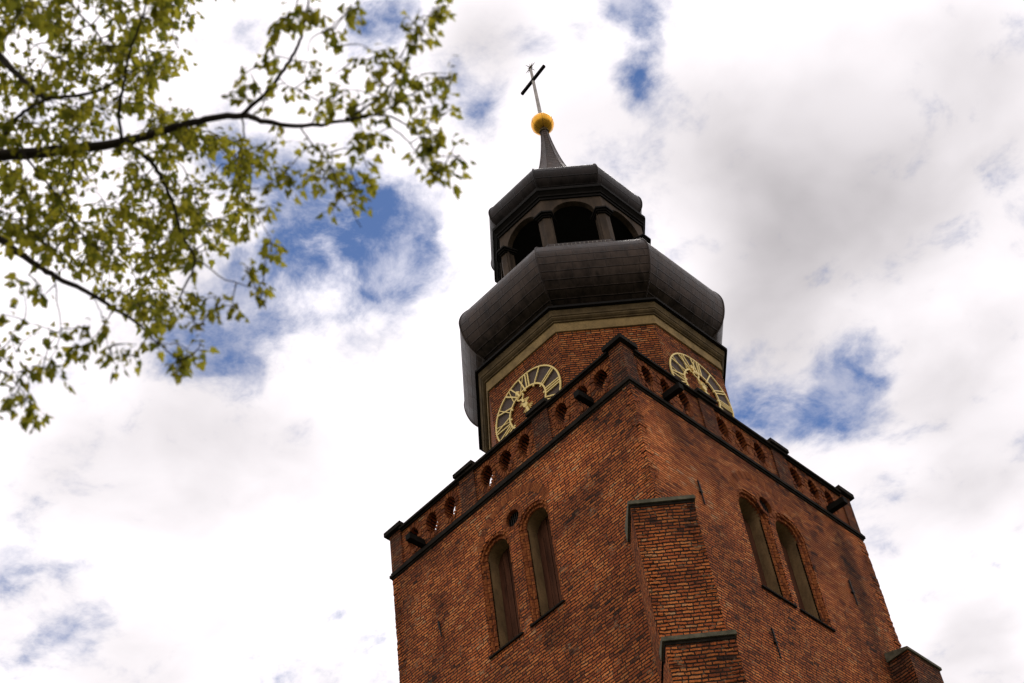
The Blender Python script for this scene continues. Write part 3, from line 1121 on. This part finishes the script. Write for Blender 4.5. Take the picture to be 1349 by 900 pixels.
for nm, part, mat, par_ in (('lantern_roof', lp[:k0 + 1], 'sheet_dark', tower), ('spire', lp[k0:], 'slate', tower)):
    m = MB()
    oct_loft(m, [(r, HT + z) for r, z in part])
    o = m.build(nm, mat, par_)
    bm = bmesh.new()
    bm.from_mesh(o.data)
    bmesh.ops.remove_doubles(bm, verts=bm.verts, dist=.0005)
    for f in bm.faces: f.smooth = True
    for e in bm.edges:
        if len(e.link_faces) == 2 and e.calc_face_angle(0) > .5: e.smooth = False
    bm.to_mesh(o.data)
    bm.free()
    hips(part, .03 if nm == 'lantern_roof' else .016, 'hip_welt', mat, o)
# row of bird spikes along the foot of the lantern's near side
m = MB()
A, B = oct_pts(3.02, HT + 11.42)[1], oct_pts(3.02, HT + 11.42)[2]


# ------------------------------------------------------------------ ball and cross
def lathe(m, prof, n=40):
    for (ra, za), (rb, zb) in zip(prof, prof[1:]):
        for k in range(n):
            a, b = 2 * PI * k / n, 2 * PI * (k + 1) / n
            m.face([(EX + ra * math.cos(a), EY + ra * math.sin(a), za), (EX + ra * math.cos(b), EY + ra * math.sin(b), za),
                    (EX + rb * math.cos(b), EY + rb * math.sin(b), zb), (EX + rb * math.cos(a), EY + rb * math.sin(a), zb)], None, True)


BZ, BR = HT + 23.93, .475
m = MB()
lathe(m, [(max(BR * math.cos(t), .002), BZ + BR * math.sin(t)) for t in [rad(-90 + 6 * k) for k in range(31)]])
ball = m.build('gilded_ball', 'gold', tower)
bm = bmesh.new()
bm.from_mesh(ball.data)
bmesh.ops.remove_doubles(bm, verts=bm.verts, dist=.0005)
bm.to_mesh(ball.data)
bm.free()
m = MB()
for az in range(0, 360, 60):
    pts = [(EX + BR * math.cos(t) * math.cos(rad(az + 12)), EY + BR * math.cos(t) * math.sin(rad(az + 12)), BZ + BR * math.sin(t)) for t in [rad(-88 + 11 * k) for k in range(17)]]
    m.tube(pts, [.007] * len(pts), 5)
m.build('seam', 'iron', ball)
m = MB()
lathe(m, [(.15, HT + 23.30), (.20, HT + 23.32), (.20, HT + 23.37), (.13, HT + 23.39), (.12, HT + 23.46), (.17, HT + 23.47), (.17, HT + 23.52), (.1, HT + 23.53)], 20)
m.build('collar', 'moulding', ball)
m = MB()
m.hexa([(EX + a * w, EY + b * w, z) for z, w in ((BZ + .45, .058), (HT + 28.25, .042)) for a, b in ((-1, -1), (1, -1), (1, 1), (-1, 1))])
cr = m.build('cross', 'steel', tower)
ang = rad(-8)
cdv = Vector((math.cos(ang), math.sin(ang), 0))
cz = Vector((EX, EY, HT + 27.36))
m = MB()
m.bar(cz - cdv * .82, cz + cdv * .82, .11, .13)
m.build('cross_arm', 'timber', cr)  # not timber: arm coloured near-black to paint in its shaded underside
m = MB()
sc = Vector((EX, EY, HT + 28.36))
nrm = Vector((math.sin(ang), -math.cos(ang), 0))
for k in range(8):
    a = 2 * PI * k / 8
    dv = cdv * math.cos(a) + Vector((0, 0, 1)) * math.sin(a)
    L = .33 if k % 2 == 0 else .26
    m.tube([sc, sc + dv * L * .4, sc + dv * L], [.034, .022, .004], 5)
for sgn in (-1, 1):
    m.tube([sc, sc + nrm * sgn * .26], [.03, .004], 5)
m.build('star', 'moulding', cr)

# small bird spikes on the dome shoulder
m = MB()
for k in range(14):
    p = A.lerp(B, .12 + .76 * k / 13)
    m.tube([p, p + Vector((0, 0, .30))], [.006, .005], 4)
    m.tube([p + Vector((0, 0, .30)), p + Vector((0, 0, .33)), p + Vector((0, 0, .36))], [.008, .022, .006], 5)
m.build('bird_spikes', 'steel', lan)


# ------------------------------------------------------------------ the tree in the foreground
def leaf_mat():
    m = bpy.data.materials.new('young_leaf')
    m.use_nodes = True
    t = NT(m.node_tree)
    t.n.clear()
    out = t.new('ShaderNodeOutputMaterial')
    r = t.new('ShaderNodeNewGeometry').outputs['Random Per Island']
    c = t.ramp(r, [(0, (.075, .085, .012)), (.5, (.170, .165, .018)), (1, (.310, .275, .026))])
    df = t.new('ShaderNodeBsdfDiffuse')
    tr = t.new('ShaderNodeBsdfTranslucent')
    t.put(df.inputs[0], t.v('SCALE', c, .5))
    t.put(tr.inputs[0], t.v('SCALE', c, 1.85))
    mx = t.new('ShaderNodeMixShader')
    mx.inputs[0].default_value = .55
    t.l.new(df.outputs[0], mx.inputs[1])
    t.l.new(tr.outputs[0], mx.inputs[2])
    t.l.new(mx.outputs[0], out.inputs[0])
    return m


LEAF = leaf_mat()
BARK = rough_mat('dark_bark', (.030, .022, .017), .4, 14.0, .95)


def at(x, y, d):
    return CAM + ray(x, y) * d


tree = empty('tree', at(-560, 330, 8.2).xy.to_3d())
tree['label'] = 'young-leaved tree on the left whose dark limbs spread in front of the sky'
tree['category'] = 'tree'
TO = tree.location.copy()
rnd = random.Random(21)


def spline(pts, k=5):
    out = []
    for i in range(len(pts) - 1):
        p0, p1, p2, p3 = pts[max(i - 1, 0)], pts[i], pts[i + 1], pts[min(i + 2, len(pts) - 1)]
        for s in range(k):
            t = s / k
            out.append(.5 * (2 * p1 + (p2 - p0) * t + (2 * p0 - 5 * p1 + 4 * p2 - p3) * t * t + (3 * p1 - p0 - 3 * p2 + p3) * t ** 3))
    return out + [pts[-1]]


# limbs: reference outline, distance at both ends, thickness at both ends (metres across)
LIMBS = [
    ([(-560, 300), (-330, 250), (-120, 214), (0, 205), (60, 200), (100, 196), (165, 187), (230, 168), (270, 158), (318, 152), (352, 161), (400, 166), (460, 158), (490, 150)], 8.2, 6.6, .074, .009),
    ([(318, 152), (355, 118), (378, 85), (392, 60), (402, 30), (406, 0), (410, -40)], 6.95, 6.7, .020, .006),
    ([(455, 158), (485, 140), (512, 116), (535, 78), (552, 45), (572, 10)], 6.65, 6.4, .011, .004),
    ([(460, 158), (500, 148), (540, 125), (575, 106), (600, 98)], 6.65, 6.4, .010, .003),
    ([(475, 152), (510, 153), (535, 165), (560, 185), (578, 205), (606, 205)], 6.6, 6.35, .010, .003),
    ([(500, 158), (528, 178), (548, 198), (565, 222), (590, 232)], 6.58, 6.4, .007, .003),
    ([(165, 187), (195, 210), (215, 238), (230, 275), (240, 310), (256, 342), (240, 385), (228, 405)], 7.4, 7.0, .022, .006),
    ([(-560, 420), (-330, 300), (-140, 272), (-40, 292), (0, 315), (40, 345), (75, 365), (115, 385), (150, 405), (185, 430), (205, 450), (240, 478)], 8.2, 6.9, .055, .004),
    ([(-560, 180), (-330, 60), (-150, 20), (-20, 62), (10, 85), (35, 110), (62, 128), (125, 121), (180, 90)], 8.2, 7.2, .060, .008),
    ([(-150, 300), (-60, 220), (0, 183), (20, 158), (40, 142), (62, 131)], 7.9, 7.5, .022, .014),
    ([(160, 190), (157, 150), (165, 100), (174, 60), (190, 15), (198, -40)], 7.4, 7.0, .018, .007),
    ([(70, -40), (95, 5), (115, 30), (132, 50), (150, 80)], 7.7, 7.2, .012, .005),
    ([(395, 166), (412, 190), (432, 215), (455, 262), (476, 300)], 6.75, 6.55, .007, .003),
    ([(318, 152), (321, 180), (312, 225), (332, 270), (358, 318)], 6.95, 6.9, .009, .003),
    ([(256, 342), (275, 352), (296, 368), (322, 376), (345, 384)], 7.0, 6.9, .007, .003),
    ([(-120, 440), (-40, 480), (0, 488), (22, 505), (42, 532)], 7.2, 6.7, .014, .004),
    ([(72, 365), (76, 400), (80, 440), (66, 472)], 7.0, 6.8, .006, .003),
    ([(120, 388), (132, 410), (140, 450), (150, 468)], 7.0, 6.9, .005, .002),
    ([(-40, 492), (0, 491), (36, 490), (60, 484)], 7.0, 6.8, .004, .002),
    ([(30, 202), (70, 250), (100, 300), (130, 330)], 7.7, 7.3, .012, .005),
    ([(100, 196), (90, 240), (60, 285), (20, 300)], 7.6, 7.4, .009, .004),
]
skel = []
for pts, d0, d1, w0, w1 in LIMBS:
    n = len(pts)
    P = [at(x, y, d0 + (d1 - d0) * i / (n - 1)) for i, (x, y) in enumerate(pts)]
    P = spline(P, 5)
    k = len(P)
    for i in range(1, k - 1):
        P[i] = P[i] + Vector((rnd.uniform(-1, 1), rnd.uniform(-1, 1), rnd.uniform(-1, 1))) * .0035
    R = [(w0 + (w1 - w0) * (i / (k - 1)) ** .8) / 2 for i in range(k)]
    m = MB()
    m.tube(P, R, 8 if w0 > .02 else 6)
    m.build('branch', BARK, tree, TO).location = (0, 0, 0)
    skel += [(p, r) for p, r in zip(P, R)]
# trunk, out of frame to the left
base = Vector((TO.x, TO.y, 0))
top = at(-560, 300, 8.2)
m = MB()
tp = [base, base.lerp(top, .25) + Vector((.05, .03, 0)), base.lerp(top, .55) + Vector((-.04, .02, 0)), at(-560, 420, 8.2), at(-560, 300, 8.2), at(-560, 180, 8.2), at(-545, 20, 8.3), at(-500, -160, 8.5)]
m.tube(spline(tp, 4), [(.19 - .15 * (i / 28) ** 1.0) * (1.25 if i < 2 else 1) for i in range(29)], 14)
m.build('trunk', BARK, tree, TO).location = (0, 0, 0)

CL = [(x / 3.215 + 300, y / 3.215, 6.4, 6.9) for x, y in [
    (200, 120), (230, 85), (260, 100), (290, 60), (330, 60), (340, 20), (370, 20), (510, 20), (530, 10), (540, 90), (515, 60), (440, 140), (480, 190), (430, 120), (180, 190), (210, 170), (150, 270), (170, 230), (280, 250),
    (340, 225), (380, 270), (350, 290), (340, 320), (260, 390), (240, 360), (140, 450), (90, 300), (30, 340), (30, 400), (100, 370), (390, 420), (410, 430), (430, 460), (480, 370), (450, 320), (500, 380),
    (535, 235), (620, 215), (640, 260), (610, 250), (700, 250), (740, 260), (720, 280), (620, 290), (650, 350), (640, 380), (690, 380), (670, 410), (760, 350), (760, 320), (740, 350), (830, 320), (870, 330), (940, 300), (940, 340), (955, 320), (900, 25), (860, 30),
    (885, 45), (920, 80), (780, 100), (760, 95), (790, 120), (820, 185), (860, 180), (800, 180), (600, 430), (570, 470), (540, 440), (640, 460), (700, 430), (740, 440), (830, 410), (530, 600), (560, 640), (640, 570), (650, 590), (620, 560), (550, 610),
    (790, 510), (830, 470), (870, 450), (850, 500), (930, 440), (960, 470), (900, 470), (850, 540), (890, 560), (870, 590), (830, 580), (930, 590), (960, 610), (980, 650), (1000, 680), (820, 620), (840, 650), (860, 710), (850, 690), (930, 710), (950, 760), (900, 690), (910, 720)]]
CL += [(x / 3.215 + 300, y / 3.215, 6.6, 7.2) for x, y in [
    (400, 630), (440, 640), (350, 610), (560, 560), (370, 720), (450, 720), (400, 700), (500, 740), (510, 715), (600, 740), (620, 760), (440, 790), (430, 760), (530, 840), (570, 850), (550, 840), (430, 890), (100, 600), (200, 600), (280, 600),
    (60, 680), (130, 700), (200, 700), (240, 740), (310, 730), (320, 770), (60, 760), (130, 800), (200, 770), (280, 790), (30, 860), (100, 880), (150, 870), (20, 600), (150, 640), (90, 640)]]
CL += [(x / 2.813, 260 + y / 2.813, 6.7, 7.3) for x, y in [
    (1000, 20), (950, 50), (900, 110), (990, 150), (1010, 190), (1040, 180), (920, 120), (980, 330), (950, 340), (970, 360), (900, 260), (930, 300), (880, 430), (860, 400), (800, 430), (820, 370), (740, 520), (720, 490), (700, 560),
    (720, 590), (660, 610), (640, 550), (650, 630), (680, 590), (530, 540), (510, 590), (500, 550), (600, 470), (560, 440), (420, 540), (440, 590), (400, 580), (430, 620), (330, 470), (380, 455), (310, 490), (290, 560), (330, 540), (270, 560),
    (280, 590), (220, 510), (160, 490), (160, 600), (190, 630), (210, 650), (150, 640), (120, 630), (70, 670), (80, 660), (60, 580), (20, 560), (40, 500), (20, 430), (100, 470), (150, 360), (160, 380), (80, 320), (110, 280),
    (90, 700), (100, 770), (130, 790), (150, 770), (130, 830), (110, 800), (40, 740), (10, 760), (20, 790), (5, 600), (770, 440), (690, 440), (640, 430), (480, 400), (300, 260), (600, 380), (540, 360), (700, 400), (760, 380)]]


def inside(x, y, poly):
    r = False
    j = len(poly) - 1
    for i in range(len(poly)):
        (a, b), (c, d) = poly[i], poly[j]
        if (b > y) != (d > y) and x < (c - a) * (y - b) / (d - b) + a: r = not r
        j = i
    return r


DENSE = [(-10, -20), (250, -20), (262, 40), (240, 95), (250, 130), (262, 170), (330, 195), (345, 240), (318, 280), (300, 330), (262, 345), (255, 410), (205, 425), (120, 375), (60, 338), (-10, 315)]
OFF = [(-620, -260), (-10, -260), (-10, 500), (-200, 560), (-620, 520)]
HOLES = [(118, 22, 20), (105, 120, 17), (145, 125, 15), (20, 70, 22), (55, 45, 14), (205, 55, 14), (215, 130, 22), (240, 118, 26), (70, 160, 12), (205, 215, 15), (250, 215, 18), (285, 205, 16), (130, 245, 12), (100, 330, 14), (180, 300, 14), (60, 235, 12), (30, 275, 11), (275, 305, 12)]
n = 0
while n < 740:
    x, y = rnd.uniform(-10, 350), rnd.uniform(-20, 430)
    if not inside(x, y, DENSE): continue
    if any((x - a) ** 2 + (y - b) ** 2 < r * r for a, b, r in HOLES): continue
    if mnoise.noise(Vector((x / 38, y / 38, 3.3))) < -.30: continue
    CL.append((x, y, 7.0, 9.4))
    n += 1
for k in range(260):
    x, y = rnd.uniform(-620, -10), rnd.uniform(-260, 540)
    if inside(x, y, OFF): CL.append((x, y, 7.0, 9.2))
for k in range(70):
    CL.append((rnd.uniform(-10, 430), rnd.uniform(-90, -8), 6.6, 8.4))

lv, lf, luv, lsm = [], [], [], []
OUT = [(0, 0), (.16, .10), (.44, .02), (.36, .26), (.52, .46), (.26, .52), (.20, .74), (0, 1.0)]


def add_leaf(p, d, nrm, size):
    """five-lobed leaf, folded along the midrib; d points from stalk to tip"""
    d = d.normalized()
    s = d.cross(nrm)
    if s.length < 1e-3: s = d.cross(Vector((.3, .8, .1)))
    s.normalize()
    n_ = s.cross(d)
    fold = rnd.uniform(.15, .65)
    curl = rnd.uniform(-.05, .35)
    b = len(lv)
    wid = rnd.uniform(.55, .95)

    def V(u, v): return p + (d * v + s * u * wid - n_ * (abs(u) * fold + curl * v * v)) * size
    L = [V(u, v) for u, v in OUT]
    Rr = [V(-u, v) for u, v in OUT[1:-1]]
    mid = [V(0, .3), V(0, .6)]
    for q in L + Rr + mid: lv.append(tuple(q))
    nL = len(OUT)
    iL = [b + i for i in range(nL)]
    iR = [b] + [b + nL + i for i in range(nL - 2)] + [b + nL - 1]
    m0, m1 = b + nL + nL - 2, b + nL + nL - 1
    for idx, rev in ((iL, False), (iR, True)):
        fs = [(idx[0], idx[1], m0), (idx[1], idx[2], idx[3], m0), (idx[3], idx[4], idx[5], m0), (m0, idx[5], m1), (idx[5], idx[6], m1), (idx[6], idx[7], m1)]
        for f in fs: lf.append(f[::-1] if rev else f)


tw = MB()
sk = np.array([tuple(p) for p, r in skel])
todo = []
for (x, y, da, db) in CL:
    p = at(x + rnd.uniform(-4, 4), y + rnd.uniform(-4, 4), rnd.uniform(da, db))
    todo.append((float(np.linalg.norm(sk - np.array(p), axis=1).min()), p))
todo.sort(key=lambda q: q[0])                            # inner tufts first, so that outer ones can spring from their twigs
for _, p in todo:
    dist = np.linalg.norm(sk - np.array(p), axis=1)
    j = int(dist.argmin())
    q = Vector(sk[j])
    if .03 < dist[j] < 2.2:
        w = dist[j]
        md = q.lerp(p, .5) + Vector((rnd.uniform(-.16, .16) * w, rnd.uniform(-.16, .16) * w, w * rnd.uniform(.0, .2)))
        sp_ = spline([q, md, p], 5)
        tw.tube(sp_, [.0034 - .0022 * i / 10 for i in range(11)], 4)
        sk = np.vstack([sk, np.array([tuple(v_) for v_ in sp_[2:]])])
    pd = (p - q).normalized() if dist[j] > 1e-3 else Vector((1, 0, 0))
    for k in range(rnd.choice((5, 6, 6, 7, 8, 9))):
        a = rnd.uniform(0, 2 * PI)
        o = Vector((math.cos(a), math.sin(a), 0))
        d = o * rnd.uniform(.15, .9) + Vector((0, 0, -rnd.uniform(.35, 1.1))) + pd * .35
        st = p + o * rnd.uniform(.0, .03) + Vector((0, 0, rnd.uniform(-.025, .025))) + pd * rnd.uniform(-.07, .03)
        e = st + d.normalized() * rnd.uniform(.008, .025)
        tw.tube([st, e], [.0009, .0008], 3)
        nn = o + Vector((0, 0, rnd.uniform(.2, 1.2)))
        add_leaf(e, d, nn, rnd.uniform(.028, .054))
tw.build('twigs', BARK, tree, TO).location = (0, 0, 0)
me = bpy.data.meshes.new('foliage')
me.from_pydata([(a - TO.x, b - TO.y, c - TO.z) for a, b, c in lv], [], lf)
me.materials.append(LEAF)
me.update()
fo = bpy.data.objects.new('foliage', me)
C.objects.link(fo)
fo.parent = tree
S.render.film_transparent = False
